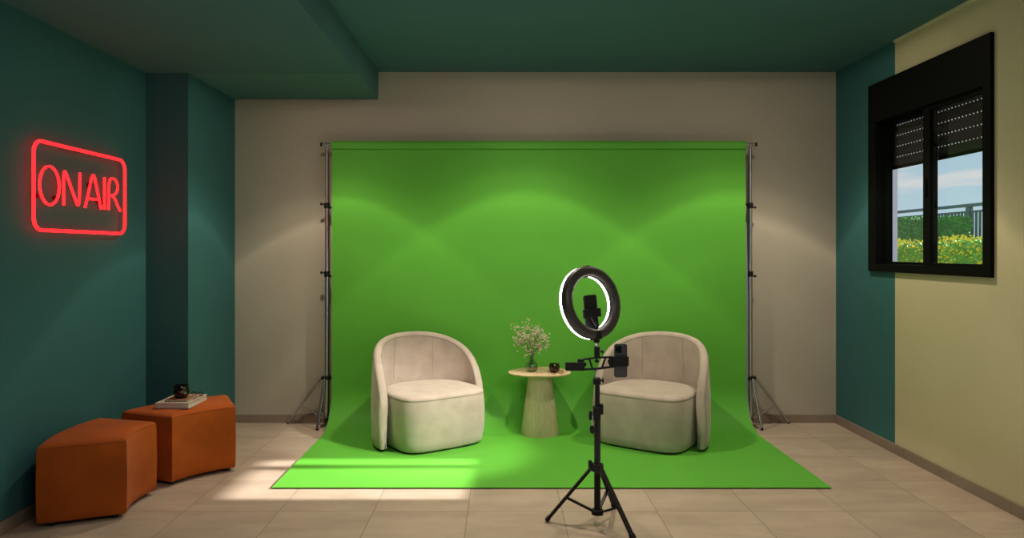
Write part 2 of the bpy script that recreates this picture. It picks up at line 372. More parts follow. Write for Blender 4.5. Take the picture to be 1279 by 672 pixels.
def grid(off, rev):
    vs = [sheet_pt(i, j/nx, off) for i in range(len(prof)) for j in range(nx+1)]
    fs = [(i*(nx+1)+j, (i+1)*(nx+1)+j, (i+1)*(nx+1)+j+1, i*(nx+1)+j+1) for i in range(len(prof)-1) for j in range(nx)]
    mb.add(vs, [tuple(reversed(f)) for f in fs] if rev else fs)
grid(0, False); grid(-TS, True)
for t in (0, 1):
    vs = []
    for i in range(len(prof)): vs += [sheet_pt(i, t, 0), sheet_pt(i, t, -TS)]
    mb.add(vs, [(2*i, 2*i+2, 2*i+3, 2*i+1) for i in range(len(prof)-1)])
for i in (0, len(prof)-1): mb.add([sheet_pt(i, 0, 0), sheet_pt(i, 1, 0), sheet_pt(i, 1, -TS), sheet_pt(i, 0, -TS)], [(0,1,2,3)])
mb.build('screen_sheet', GREEN, bd, smooth=True)
# pale reverse edge curling back along the right side
mb = MB(); e = [p for p in prof if .03 < p[1] < 2.1]
vs = []
for i, (d, z) in enumerate(e):
    f = min(1, max(0, (1.75-z)/.6))*min(1, max(.0, (z-.02)/.3)); vs += [(BX1-.001, d+.003, z), (BX1+.006+.022*f, d+.012+.012*f, z)]
mb.add(vs, [(2*i, 2*i+2, 2*i+3, 2*i+1) for i in range(len(e)-1)])
o = mb.build('curled_edge', GREY_EDGE, bd, smooth=True, label='pale grey reverse of the sheet curling at its right edge')

cbx = empty('crossbar', (0.287, CB[0], CB[1]), 'thin steel crossbar that carries the green backdrop between both stands', 'rod')
MB().tube([(-1.415, CB[0], CB[1]), (1.99, CB[0], CB[1])], .0115, 12).build('rod', STEEL, cbx, smooth=True)
for sx in (-1.415, 1.99): MB().tube([(sx-.008, CB[0], CB[1]), (sx+.008, CB[0], CB[1])], .014, 12).build('end_cap', BLACK, cbx, smooth=True)

def backdrop_stand(X, side, label):
    Y = 5.652; root = empty('backdrop_stand', (X, Y, 0), label, 'stand', 'steel tripod stands holding the backdrop')
    MB().tube([(X, Y, .06), (X, Y, 1.20)], .0175, 16).build('lower_pole', STEEL, root, smooth=True)
    MB().tube([(X, Y, 1.18), (X, Y, 1.745)], .0145, 16).build('middle_pole', STEEL, root, smooth=True)
    MB().tube([(X, Y, 1.72), (X, Y, 2.20)], .0105, 16).build('upper_pole', STEEL, root, smooth=True)
    MB().tube([(X, Y, 2.19), (X, CB[0]+.02, 2.205), (X, CB[0]+.012, 2.235)], .007, 10).build('top_pin', STEEL, root, smooth=True)
    for z in (1.195, 1.735):
        c = MB().lathe([(.020,-.022),(.023,-.02),(.023,.02),(.020,.022)], (X, Y, z), 16).build('collar', BLACK, root, smooth=True)
        k = MB(); k.tube([(X, Y-.01, z+.012), (X-.035*1, Y-.02, z+.012)], .006, 8); k.ball((X-.038, Y-.02, z+.012), .012, 6)
        k.tube([(X, Y-.01, z-.012), (X+.03, Y-.02, z-.014)], .006, 8); k.ball((X+.032, Y-.02, z-.016), .010, 6)
        k.build('knob', BLACK, c, smooth=True)
    MB().lathe([(.022,-.014),(.045,-.012),(.045,.010),(.022,.014)], (X, Y, .378), 18).build('leg_hub', BLACK, root, smooth=True)
    MB().lathe([(.014,-.012),(.024,-.010),(.024,.010),(.014,.012)], (X, Y, .055), 16).build('brace_hub', BLACK, root, smooth=True)
    feet = [Vector((-.325, .055, .012)), Vector((-.035, -.158, .012)), Vector((.26, .045, .012))]
    for fpt in feet:
        fpt = Vector((fpt.x*side, fpt.y, fpt.z)); dxy = Vector((fpt.x, fpt.y, 0)).normalized()
        top = Vector((X, Y, .376))+dxy*.04; ft = Vector((X, Y, 0))+fpt
        px_ = Vector((-dxy.y, dxy.x, 0))
        l = MB(); l.bar(top, ft, .021, .012)
        lo = l.build('leg', STEEL, root, bevel=.002)
        MB().ball(ft, .0115, 6).build('rubber_foot', BLACK, lo, smooth=True)
        mid = top.lerp(ft, .62)
        MB().bar(Vector((X, Y, .055))+dxy*.02, mid, .015, .008).build('brace', STEEL, root, bevel=.001)
    return root
backdrop_stand(-1.381, 1, 'steel tripod stand at the left edge of the green backdrop')
backdrop_stand(1.958, -1, 'steel tripod stand at the right edge of the green backdrop')

# ------------------------------------------------------------------ tub armchairs
def tub_chair(cx, cy, mir, label):
    root = empty('tub_armchair', (cx, cy, 0), label, 'armchair', 'cream velvet tub armchairs on the green sweep')
    yaw = math.radians(35); ca, sa = math.cos(yaw), math.sin(yaw)
    def W(x, y, z):
        X = x*ca - y*sa; Y = x*sa + y*ca
        return Vector((cx + X*mir, cy + Y, z))
    def flip(mb):
        if mir < 0: mb.f = [tuple(reversed(f)) for f in mb.f]
        return mb
    def outline(a, n=64):
        pts = []
        for k in range(n):
            t = 2*PI*k/n; c, s_ = math.cos(t), math.sin(t)
            if s_ < 0: e = 2/4.4; yy = .02 - (.292)*abs(s_)**e
            else: e = 2/2.4; yy = .02 + (.325)*abs(s_)**e
            pts.append((a*sgn(c)*abs(c)**(e), yy))
        return pts
    A = .340
    def ring(scale, z, a=A, dy=0):
        return [W(x*scale, .02+(y-.02)*scale+dy, z) for x, y in outline(a)]
    flip(MB().rings([ring(.90, 0.0), ring(.90, .025)])).build('plinth', PLINTH, root, smooth=True)
    flip(MB().rings([ring(.86, .020), ring(.925, .022), ring(.955, .035), ring(.975, .08), ring(.992, .16), ring(1.0, .24), ring(.997, .31), ring(.988, .352), ring(.980, .368)])).build('seat_base', CHAIR, root, smooth=True)
    flip(MB().rings([ring(.978, .367), ring(.984, .371), ring(.983, .377), ring(.972, .386), ring(.945, .394), ring(.88, .401), ring(.7, .407), ring(.45, .410), ring(.2, .411), ring(.03, .4115)])).build('seat_cushion', CHAIR, root, smooth=True)
    MB().tube(ring(.981, .3685), .0016, 6, closed=True).build('seam', SEAM, root, smooth=True)
    # wrap-around back and arms: one shell with a fully rounded rim
    R, T, H = .398, .029, .765; TH = math.radians(97); S = TH*R; NU, NV = 72, 22
    def ztop(t):
        q = 1-abs(t)
        return .03+(H-.03)*(max(0, 1-(1-q)**2.3))**(1/3.6)
    mids = []
    def midp(t, v):
        th = t*TH; zt = ztop(t); z = .03+(zt-.03)*v
        bulge = 1+.03*math.sin(PI*min(1, v*1.0))  - .03*v
        x = R*math.sin(th)*bulge; y = R*math.cos(th)*.97*bulge+.0
        x = sgn(x)*min(abs(x), .425)
        return x, y, z, th
    def thick(t, v):
        zt = ztop(t)-.03
        d = min((1-abs(t))*S*1.0+.0, (1-v)*zt*1.0, v*zt+.012)
        d = max(0, d); e = T*1.15
        return T*math.sqrt(max(0, 1-(1-min(1, d/e))**2))
    ts = []
    for i in range(NU+1):
        u = -1+2*i/NU; ts.append(math.copysign(1-(1-abs(u))**1.6, u) if u else 0)
    vsx = [1-(1-j/NV)**1.5 for j in range(NV+1)]
    rows = []
    for side in (1, -1):
        for t in ts:
            for v in vsx:
                x, y, z, th = midp(t, v); k = thick(t, v)*side
                rows.append(W(x+math.sin(th)*k, y+math.cos(th)*k, z))
    n1 = (NU+1)*(NV+1); fs = []
    for i in range(NU):
        for j in range(NV):
            a, b, c, d = i*(NV+1)+j, (i+1)*(NV+1)+j, (i+1)*(NV+1)+j+1, i*(NV+1)+j+1
            fs.append((a, d, c, b)); fs.append((n1+a, n1+b, n1+c, n1+d))
    mb = MB().add(rows, fs)
    ob = flip(mb).build('backrest', CHAIR, root)
    import bmesh
    bm = bmesh.new(); bm.from_mesh(ob.data); bmesh.ops.remove_doubles(bm, verts=bm.verts, dist=.0008); bmesh.ops.recalc_face_normals(bm, faces=bm.faces)
    for f in bm.faces: f.smooth = True
    bm.to_mesh(ob.data); bm.free()
    # stitched seams: parallel to the rim inside, two uprights
    def surf(t, v, side=-1, lift=.0008):
        x, y, z, th = midp(t, v); k = (thick(t, v)+lift)*side
        return W(x+math.sin(th)*k, y+math.cos(th)*k, z)
    for t in (-.22, .30):
        MB().tube([surf(t, .55+.40*k/12) for k in range(13)], .0009, 5).build('seam', SEAM, root)
    def vr(t, dd=.030): return max(.02, 1-dd/(ztop(t)-.03))
    for side in (-1, 1):
        pts = []
        tt = .958
        pts = [surf(-tt, .04+(vr(tt)-.04)*k/20, side) for k in range(21)]
        pts += [surf(-tt+2*tt*k/60, vr(-tt+2*tt*k/60), side) for k in range(1, 60)]
        pts += [surf(tt, vr(tt)-(vr(tt)-.04)*k/20, side) for k in range(21)]
        MB().tube(pts, .0010, 5).build('seam', SEAM, root)
    return root
tub_chair(-.500, 5.13, 1, 'cream velvet tub armchair with rounded back, left of the small wooden table')
tub_chair(1.045, 5.13, -1, 'cream velvet tub armchair behind the ring light stand, right of the small table')

# ------------------------------------------------------------------ side table
TX, TY, TZ = .285, 5.375, .475
tb = empty('side_table', (TX, TY, 0), 'small pale oak side table with conical base between the two armchairs', 'table')
MB().lathe([(.140, 0), (.143, .006), (.085, .452)], (TX, TY, 0.006), 48).build('cone_base', OAK, tb, smooth=True)
def peb(sc, z):
    pts = []
    for k in range(60):
        t = 2*PI*k/60; r = .215*(1+.045*math.cos(3*t+PI/2+.5)+.02*math.cos(2*t))*sc
        pts.append(Vector((TX+r*1.06*math.cos(t), TY+r*.94*math.sin(t), z)))
    return pts
MB().rings([peb(.86, TZ-.020), peb(.93, TZ-.017), peb(.985, TZ-.011), peb(1.0, TZ-.006), peb(.997, TZ-.002), peb(.985, TZ)]).build('table_top', mat('pale_oak_top', (0.62, 0.47, 0.30), .5, noise=(5, .1, 5, (1.5, 14, 1))), tb, smooth=True)

# vase and dried flowers
VXc, VYc = .222, 5.36
vs_ = empty('glass_vase', (VXc, VYc, TZ), 'clear round-bellied glass vase with narrow neck on the side table', 'vase')
MB().lathe([(.030,.001),(.040,.006),(.0475,.028),(.049,.042),(.044,.062),(.030,.078),(.019,.090),(.016,.105),(.0165,.125),(.022,.148),(.0225,.149),(.020,.147),(.0145,.125),(.014,.105),(.017,.091),(.028,.076),(.0415,.061),(.0462,.042),(.0445,.028),(.038,.010),(.028,.005)], (VXc, VYc, TZ), 36).build('vase_body', CLEAR, vs_, smooth=True)
MB().lathe([(.027,.006),(.037,.011),(.043,.028),(.0435,.034)], (VXc, VYc, TZ), 32).build('water', WATER, vs_, smooth=True)
tips = [(-.115,.195,.0,.7),(-.115,.265,.02,.8),(-.075,.235,-.03,1.1),(-.03,.285,.02,1.0),(.015,.275,-.02,1.0),(.06,.255,.02,1.05),(.105,.215,-.02,.9),(.135,.175,.02,.5),(-.085,.165,.01,1.1),(-.02,.215,-.04,1.2),(.04,.205,.03,1.2),(.075,.155,-.02,1.1),(.0,.155,.03,1.0),(-.05,.185,.04,1.0),(.045,.125,.03,.9),(-.02,.12,-.03,.8)]
for (dx, dz, dy, dens) in tips:
    base = Vector((VXc+random.uniform(-.012,.012), VYc+random.uniform(-.012,.012), TZ+.014))
    neck = Vector((VXc+dx*.06, VYc+dy*.1, TZ+.13)); tip = Vector((VXc+dx, VYc+dy*1.6, TZ+.02+dz*1.0+.03))
    sp = empty('flower_sprig', tuple(base), 'sprig of tiny cream dried blossoms fanning out of the glass vase', 'flower', 'dried flower sprigs in the vase')
    pts = chaikin([base, neck, neck.lerp(tip, .45)+Vector((0,0,.012)), tip], 2)
    st = MB(); st.tube(pts, .0011, 5); bl = MB()
    for _ in range(int(17*dens)):
        e = tip+Vector((random.gauss(0,.023), random.gauss(0,.023), random.gauss(-.004,.021)))
        fr = pts[int(len(pts)*random.uniform(.62,.9))]
        st.tube([fr, fr.lerp(e, .6)+Vector((0,0,-.003)), e], .0006, 4)
        for _k in range(3):
            p = e+Vector([random.gauss(0,.006) for _ in range(3)])
            bl.ball(p, random.uniform(.0032,.0058), 3, .8)
    st.build('stem', STEM, sp); bl.build('blossoms', PETAL, sp, smooth=True, kind='stuff')

def tumbler(x, y, z, s, label):
    t = empty('glass_tumbler', (x, y, z), label, 'glass')
    q = [(.024,.0005),(.031,.004),(.0385,.020),(.0405,.036),(.0395,.052),(.036,.066),(.0355,.067),(.0375,.052),(.0385,.036),(.0365,.020),(.029,.006),(.022,.004)]
    MB().lathe([(r*s, zz*s) for r, zz in q], (x, y, z), 32).build('glass_bowl', SMOKE, t, smooth=True)
    MB().lathe([(r*s, zz*s) for r, zz in [(.022,.0045),(.029,.0065),(.036,.020),(.038,.036),(.0377,.040)]], (x, y, z), 32).build('wax_filling', DRINK, t, smooth=True)
    return t
tumbler(.389, 5.32, TZ, 1.0, 'small smoked brown glass tumbler on the wooden side table')

def spectacles(x, y, z, ang, s, m, label):
    root = empty('eyeglasses', (x, y, z), label, 'eyeglasses'); th = 1.0 if m is WIRE else 2.0
    ca, sa = math.cos(ang), math.sin(ang)
    def L(u, v, w): return Vector((x+(u*ca-v*sa)*s, y+(u*sa+v*ca)*s, z+w*s))
    for sx in (-1, 1):
        rim = [L(sx*.034+.025*math.cos(2*PI*k/20), .004*math.sin(2*PI*k/20)+.0, .022+.0195*math.sin(2*PI*k/20)) for k in range(20)]
        r = MB().tube(rim, .0013*s*th, 6, closed=True).build('rim', m, root, smooth=True)
        MB().add(rim, [tuple(range(20))]).build('lens', LENSGLASS, r)
        MB().tube([L(sx*.059, 0, .027), L(sx*.062, .004, .027), L(sx*.058, .06, .018), L(sx*.052, .118, .008), L(sx*.050, .132, .001)], .0014*s*th, 6).build('temple_arm', m, root, smooth=True)
    MB().tube([L(-.011, 0, .026), L(0, -.002, .029), L(.011, 0, .026)], .0013*s*th, 6).build('bridge', m, root, smooth=True)
    return root
WIRE = mat('dark_wire', (0.05, 0.03, 0.02), .35, .6, noise=(20, .1, 2))
spectacles(.405, 5.235, TZ+.0005, math.radians(8), .8, WIRE, 'wire-rimmed eyeglasses lying in front of the tumbler on the side table')
fs_ = empty('fallen_sprig', (.285, 5.30, TZ), 'tiny fallen cream blossom sprig lying beside the glass vase on the table', 'flower')
MB().tube([(.262, 5.285, TZ+.003), (.285, 5.30, TZ+.006), (.315, 5.295, TZ+.003)], .0009, 5).build('stem', STEM, fs_)
b = MB()
for p in ((.262,5.285),(.268,5.29),(.264,5.278),(.293,5.30),(.30,5.296),(.315,5.295),(.345,5.36),(.35,5.365)): b.ball((p[0], p[1], TZ+.006), .0055, 3)
b.build('blossoms', PETAL, fs_, smooth=True)

# ------------------------------------------------------------------ ottomans
def ottoman(c, a0, a1, label):
    a0, a1 = math.radians(a0), math.radians(a1); r0, r1 = .543, .94; am = (a0+a1)/2
    ctr = Vector((c[0]+math.cos(am)*(r0+r1)/2, c[1]+math.sin(am)*(r0+r1)/2, 0))
    root = empty('curved_ottoman', tuple(ctr), label, 'ottoman', 'rust velvet curved ottomans along the teal wall')
    def outl(ins, z, puff=0):
        pts = []; aa0 = a0+ins/.7; aa1 = a1-ins/.7; N = 18; M_ = 10
        ra, rb = r0+ins, r1-ins
        def P(r, a): return Vector((c[0]+r*math.cos(a), c[1]+r*math.sin(a), z))
        for k in range(N): pts.append(P(rb, aa0+(aa1-aa0)*k/N))
        for k in range(M_):
            t = k/M_; pts.append(P(rb+(ra-rb)*t, aa1+puff*math.sin(PI*t)/.7))
        for k in range(N): pts.append(P(ra, aa1+(aa0-aa1)*k/N))
        for k in range(M_):
            t = k/M_; pts.append(P(ra+(rb-ra)*t, aa0-puff*math.sin(PI*t)/.7))
        return pts
    rr = [outl(.02,.022), outl(.008,.024), outl(.002,.034), outl(0,.07,.002), outl(-.002,.2,.006), outl(0,.34,.003), outl(.001,.385,.001), outl(.005,.402), outl(.013,.411), outl(.03,.4155), outl(.07,.419), outl(.12,.422), outl(.16,.423)]
    MB().rings(rr).build('body', RUST, root, smooth=True)
    MB().tube(outl(.0045, .3995), .0028, 6, closed=True).build('piping', RUSTSEAM, root, smooth=True)
    for (r, a) in ((r0+.06, a0+.08), (r0+.06, a1-.08), (r1-.06, a0+.06), (r1-.06, a1-.06)):
        MB().lathe([(.018,0),(.020,.004),(.022,.024)], (c[0]+r*math.cos(a), c[1]+r*math.sin(a), 0), 14).build('foot', PLINTH, root, smooth=True)
    return root
ottoman((-1.436, 3.91), 163.8, 203.6, 'rust orange curved velvet ottoman nearest the camera with an empty top')
ottoman((-1.418, 3.994), 117, 159.4, 'rust orange curved velvet ottoman carrying books and a glass, beside the corner column')

# books and things on the far ottoman
bz = .4235
bk = empty('hardcover_book', (-1.99, 4.48, bz), 'large ivory hardcover book lying flat on the far rust ottoman', 'book')
MB().box(-2.10, -1.895, 4.335, 4.61, bz, bz+.003).box(-2.10, -1.895, 4.335, 4.61, bz+.031, bz+.034).box(-2.10, -2.097, 4.335, 4.61, bz+.003, bz+.031).build('cover', COVER, bk)
MB().box(-2.096, -1.899, 4.339, 4.606, bz+.0032, bz+.0308).build('pages', PAGES, bk)
nz = bz+.0345
nb = empty('notebook', (-1.985, 4.42, nz), 'thin brown notebook lying on the large ivory book', 'book')
MB().box(-2.055, -1.918, 4.365, 4.515, nz, nz+.002).box(-2.055, -1.918, 4.365, 4.515, nz+.009, nz+.011).box(-2.055, -2.053, 4.365, 4.515, nz+.002, nz+.009).build('cover', NOTEC, nb)
MB().box(-2.052, -1.921, 4.368, 4.512, nz+.0022, nz+.0088).build('pages', PAGES, nb)
tumbler(-1.985, 4.435, nz+.0112, 1.17, 'smoked brown glass tumbler on the brown notebook on the far ottoman')
spectacles(-1.925, 4.53, nz+.0012, math.radians(168), .70, BLACK, 'black-framed eyeglasses behind the tumbler on the ivory book')

# ------------------------------------------------------------------ neon sign
NX = XL+.033
sg = empty('neon_sign', (NX, 4.12, 1.72), 'glowing red neon wall sign reading ON AIR in a rounded border', 'sign')
def rrect(d0, d1, z0, z1, r):
    pts = []
    for (cd, cz, s0) in ((d1-r, z1-r, 0), (d0+r, z1-r, 90), (d0+r, z0+r, 180), (d1-r, z0+r, 270)):
        for k in range(9):
            a = math.radians(s0+90*k/8); pts.append(Vector((NX, cd+r*math.cos(a), cz+r*math.sin(a))))
    return pts
MB().tube(rrect(3.672, 4.560, 1.487, 1.950, .062), .0085, 12, closed=True).build('border_tube', NEON, sg, smooth=True)
z0, z1 = 1.628, 1.822
Lr = .0066
def let(paths):
    b = MB()
    for p, cl, k in paths:
        pts = chaikin([(NX, d, z) for d, z in p], k, cl); b.tube(pts, Lr, 10, closed=cl)
    return b.build('letter_tube', NEON, sg, smooth=True)
let([([(3.802+.083*math.cos(2*PI*k/24), 1.725+.102*math.sin(2*PI*k/24)) for k in range(24)], True, 0)])
let([([(3.925, z0), (3.922, 1.76), (3.928, z1+.003), (3.955, 1.79), (4.035, 1.66), (4.062, z0-.003), (4.072, 1.70), (4.075, z1)], False, 3)])
let([([(4.125, z0), (4.165, 1.73), (4.192, z1-.01), (4.207, z1+.004), (4.222, z1-.01), (4.252, 1.73), (4.290, z0)], False, 3), ([(4.158, 1.682), (4.262, 1.682)], False, 0)])
let([([(4.326, z0), (4.326, z1)], False, 0)])
let([([(4.372, z0), (4.372, z1), (4.440, z1+.004), (4.478, 1.795), (4.470, 1.745), (4.430, 1.722), (4.392, 1.718)], False, 3), ([(4.405, 1.72), (4.445, 1.70), (4.475, 1.66), (4.505, z0)], False, 2)])
for (d, z) in ((3.722, 1.665), (3.885, 1.665), (4.207, 1.765), (4.30, 1.675), (4.35, 1.672)):
    MB().tube([(XL+.001, d, z), (NX-.005, d, z)], .011, 10).build('standoff', DARKRED, sg, smooth=True)
for (d, z) in ((4.1, 1.95), (4.1, 1.487)):
    MB().tube([(XL+.001, d, z), (NX-.009, d, z)], .006, 8).build('standoff', DARKRED, sg, smooth=True)

# ------------------------------------------------------------------ ring light on tripod
PX, PY = .483, 3.63; K = PY/F
def zz(y): return EYE-(y-VY)*K
st = empty('ring_light_stand', (PX, PY, 0), 'black tripod stand with glowing oval ring light and phone bracket, before the right armchair', 'ring light')
MB().tube([(PX, PY, .045), (PX, PY, .56)], .0165, 18).build('lower_pole', BLACK, st, smooth=True)
MB().tube([(PX, PY, .55), (PX, PY, .735)], .0125, 16).build('upper_pole', BLACK, st, smooth=True)
MB().tube([(PX, PY, .55), (PX, PY, .56)], .019, 16).build('pole_end_cap', BLACK, st, smooth=True)
hub = MB().lathe([(.017,-.025),(.030,-.02),(.032,.0),(.030,.016),(.018,.02)], (PX, PY, zz(583)), 18).build('leg_hub', PLASTIC, st, smooth=True)
MB().lathe([(.017,-.016),(.030,-.012),(.030,.010),(.017,.014)], (PX, PY, zz(639)), 18).build('brace_hub', PLASTIC, st, smooth=True)
for (fx, fy) in ((.228, 3.643), (.625, 3.415), (.602, 3.842)):
    d = Vector((fx-PX, fy-PY, 0)).normalized()
    top = Vector((PX, PY, zz(582)))+d*.022; ft = Vector((fx, fy, .010)); ax = (ft-top).normalized()
    lo = MB().bar(top, ft, .024, .015).build('leg', BLACK, st, bevel=.004)
    MB().bar(ft-ax*.02, ft+ax*.004, .028, .019).build('rubber_foot', PLASTIC, lo, bevel=.003)
    mid = top.lerp(ft, .58)
    bo = MB().bar(Vector((PX, PY, zz(638)))+d*.024, mid, .016, .011).build('brace', BLACK, st, bevel=.001)
    MB().ball(mid, .008, 5).build('rivet', STEEL, bo, smooth=True)
def blk(name, x, y, w_, h_, dp=.03, dy=0, m=PLASTIC, par=st, bev=.004):
    p = at(x, y, PY+dy); return MB().box(p.x-w_*K/2, p.x+w_*K/2, p.y-dp/2, p.y+dp/2, p.z-h_*K/2, p.z+h_*K/2).build(name, m, par, bevel=bev)
blk('clamp', 745.3, 516, 9, 17, .04); blk('clamp_lever', 751, 511, 4.5, 13, .03)
blk('clamp_lever', 737.6, 519, 4, 10.5, .02); blk('clamp_screw', 740.8, 521, 4, 3, .012, m=STEEL, bev=.001)
blk('lock_tab', 737, 579.5, 4.5, 9, .02); blk('lock_tab', 749.8, 584, 5, 7, .02)
blk('top_collar', 745.5, 476, 9, 8, .036)
k = MB(); p = at(751, 475, PY); k.tube([p+Vector((-.012,0,0)), p+Vector((.008,0,0))], .005, 8); k.tube([p+Vector((.006,0,0)), p+Vector((.011,0,0))], .014, 12); k.build('knob', PLASTIC, st, smooth=True)
p0, p1 = at(744.5, 473, PY), at(744.5, 460, PY)
MB().tube([p0, p0.lerp(p1,.3), p0.lerp(p1,.35), p1], [.009,.009,.006,.006], 12).build('steel_stud', STEEL, st, smooth=True)
# bracket: two rails, two diagonals
D0 = PY
br = MB()
br.bar(at(723, 449.5, D0), at(746, 446.5, D0), .012, .0095); br.bar(at(746, 446.5, D0), at(768, 446, D0), .012, .0095)
br.bar(at(728, 461.3, D0), at(745, 460.6, D0), .012, .011); br.bar(at(745, 460.6, D0), at(768, 457.5, D0), .012, .011)
br.bar(at(736, 448.5, D0), at(740, 460.5, D0), .010, .010); br.bar(at(756.5, 446.5, D0), at(751.5, 460, D0), .010, .010)
br.build('bracket', BLACK, st, bevel=.001)
def holder(cx, cy, w_, h_, dep):
    c = at(cx, cy, D0); W_, H_ = w_*K, h_*K; yb = c.y-dep/2
    b = MB(); b.box(c.x-W_/2, c.x+W_/2, yb-.004, yb+.006, c.z-H_/2, c.z+H_/2)
    b.box(c.x-W_/2, c.x-W_/2+.006, yb+.006, yb+.024, c.z-H_/2, c.z+H_/2); b.box(c.x+W_/2-.006, c.x+W_/2, yb+.006, yb+.024, c.z-H_/2, c.z+H_/2)
    return b
holder(718, 457.2, 24, 10.5, .03).build('phone_clamp', PLASTIC, st, bevel=.002)
blk('clamp_joint', 725.5, 450.5, 8, 5, .02); blk('knob', 731, 455, 3, 5, .016)
holder(774.5, 451, 20.5, 11.5, .03).build('phone_clamp', PLASTIC, st, bevel=.002)
blk('clamp_joint', 763, 452, 5, 9, .02, bev=.004); blk('knob', 760.5, 451.5, 2.5, 4.5, .016)
# ball head
blk('ball_head', 745.6, 440, 6.6, 14, .028); blk('ball_head_screw', 745.4, 451, 4.8, 3.4, .02)
MB().ball(at(745.5, 431, D0), .011, 8).build('chrome_ball', STEEL, st, smooth=True)
MB().tube([at(745.4, 434, D0), at(745.2, 424, D0)], .0045, 10).build('steel_stud', STEEL, st, smooth=True)
k = MB(); p = at(750, 439, D0); k.tube([p, p+Vector((.009,-.002,0))], .006, 8); k.tube([p+Vector((.008,-.002,0)), p+Vector((.014,-.003,0))], .011, 10); k.build('knob', PLASTIC, st, smooth=True)
MB().tube([at(745.3, 450, D0), at(745.3, 445, D0)], .004, 8).build('screw_pin', BLACK, st, smooth=True)
blk('ring_mount', 745.2, 425, 7, 5.5, .03)
# the ring itself
ya, pt = math.radians(35), math.radians(11); s_, c_ = math.sin(pt), math.cos(pt)
rr_ = Vector((math.cos(ya), math.sin(ya), 0)); nn = Vector((-math.sin(ya)*c_, math.cos(ya)*c_, -s_)); uu = rr_.cross(nn)
RC = at(740, 377.5, PY); RM = .1605
def ringmesh(secs, n=72):
    mb = MB(); m_ = len(secs); vs = []
    for k in range(n):
        a = 2*PI*k/n; rad = rr_*math.cos(a)+uu*math.sin(a)
        vs += [RC+rad*(RM+dr)+nn*ax for dr, ax in secs]
    fs = [(k*m_+j, k*m_+(j+1)%m_, ((k+1)%n)*m_+(j+1)%m_, ((k+1)%n)*m_+j) for k in range(n) for j in range(m_)]
    return mb.add(vs, fs)
back = [(.026, .020)]+[(.026*math.cos(math.radians(a)), -.020*math.sin(math.radians(a))) for a in range(0, 181, 20)]+[(-.026, .020)]
ringmesh(back).build('ring_housing', RINGBACK, st, smooth=True)
ringmesh([(.0245,.0205),(-.0245,.0205),(-.0245,.036),(-.018,.040),(0,.042),(.018,.040),(.0245,.036)]).build('led_ring', LED, st, smooth=True)
c = RC+uu*RM+nn*.020; MB().obox(c, rr_, uu, nn, .022, .058, .052).build('top_clip', PLASTIC, st, bevel=.003)
c = RC-uu*(RM+.006)+nn*.012; MB().obox(c, rr_, uu, nn, .040, .046, .064).build('switch_housing', PLASTIC, st, bevel=.006)
# gooseneck and holder for the phone in the ring
MB().tube(chaikin([RC-uu*.150, RC-uu*.120-nn*.01, at(741, 402, PY-.01), at(738.5, 393, PY-.012)], 3), .006, 10).build('gooseneck', BLACK, st, smooth=True)
tl = math.radians(-5)
def phone(cx, cy, w_, h_, dy, tilt, yaw, label, cam=False):
    c = at(cx, cy, PY+dy); ax = Vector((math.cos(yaw), math.sin(yaw), 0)); az = Vector((math.sin(tilt)*math.cos(yaw), math.sin(tilt)*math.sin(yaw), math.cos(tilt))); ax = (ax-az*ax.dot(az)).normalized(); ay = az.cross(ax)
    root = empty('smartphone', tuple(c), label, 'phone')
    def rr(w2, h2, r, d):
        pts = []
        for sx_, sz_, a0 in ((1,1,0),(-1,1,90),(-1,-1,180),(1,-1,270)):
            for k in range(7):
                a = math.radians(a0+15*k); pts.append(c+ax*(sx_*(w2/2-r)+r*math.cos(a))+az*(sz_*(h2/2-r)+r*math.sin(a))+ay*d)
        return pts
    b = MB().rings([rr(w_-.003, h_-.003, .0105, -.0040), rr(w_, h_, .012, -.0028), rr(w_, h_, .012, .0028), rr(w_-.003, h_-.003, .0105, .0038)]).build('phone_body', PHONEBACK if cam else PLASTIC, root)
    MB().rings([rr(w_-.006, h_-.006, .009, .0037), rr(w_-.006, h_-.006, .009, .0043)]).build('screen', SCREEN, root)
    if cam:
        cc = c-ay*.0048-ax*(w_*.17)+az*(h_*.5-.028)
        bo = MB().obox(cc, ax, ay, az, .032, .0032, .034).build('camera_bump', LENS, root, bevel=.003)
        rot = Matrix((ax, az, ay)).transposed()
        for u, v in ((-.008,.009),(-.008,-.009),(.009,0)):
            MB().lathe([(.0066,-.002),(.0066,.001)], cc-ay*.002+ax*u+az*v, 16, rot=rot).build('camera_lens', SCREEN, bo, smooth=True)
    return root, c, ax, ay, az
_, c1, ax, ay, az = phone(738.2, 390.5, .072, .180, .0, tl, math.radians(18), 'black smartphone mounted upright inside the glowing ring light')
MB().obox(c1-ay*.010-az*.002, ax, ay, az, .098, .012, .046).build('phone_clamp', PLASTIC, st, bevel=.003)
phone(775.2, 450.5, .066, .170, .0035, math.radians(0), 0, 'graphite smartphone with camera bump in the side clamp, before the right armchair', cam=True)
# hanging remote
rm = empty('shutter_remote', tuple(at(739.6, 536, PY-.025)), 'small black oval remote hanging from the tripod clamp', 'remote')
pr = at(739.6, 536.5, PY-.025)
MB().ball(pr, .0125, 10, 1.75).build('remote_body', PLASTIC, rm, smooth=True)
MB().tube([at(739.4, 524, PY-.02), at(738.8, 528, PY-.025), at(739.4, 532, PY-.025)], .0014, 6).tube([at(739.8, 524, PY-.02), at(741, 528, PY-.025), at(739.9, 532, PY-.025)], .0014, 6).build('strap', STEEL, rm)

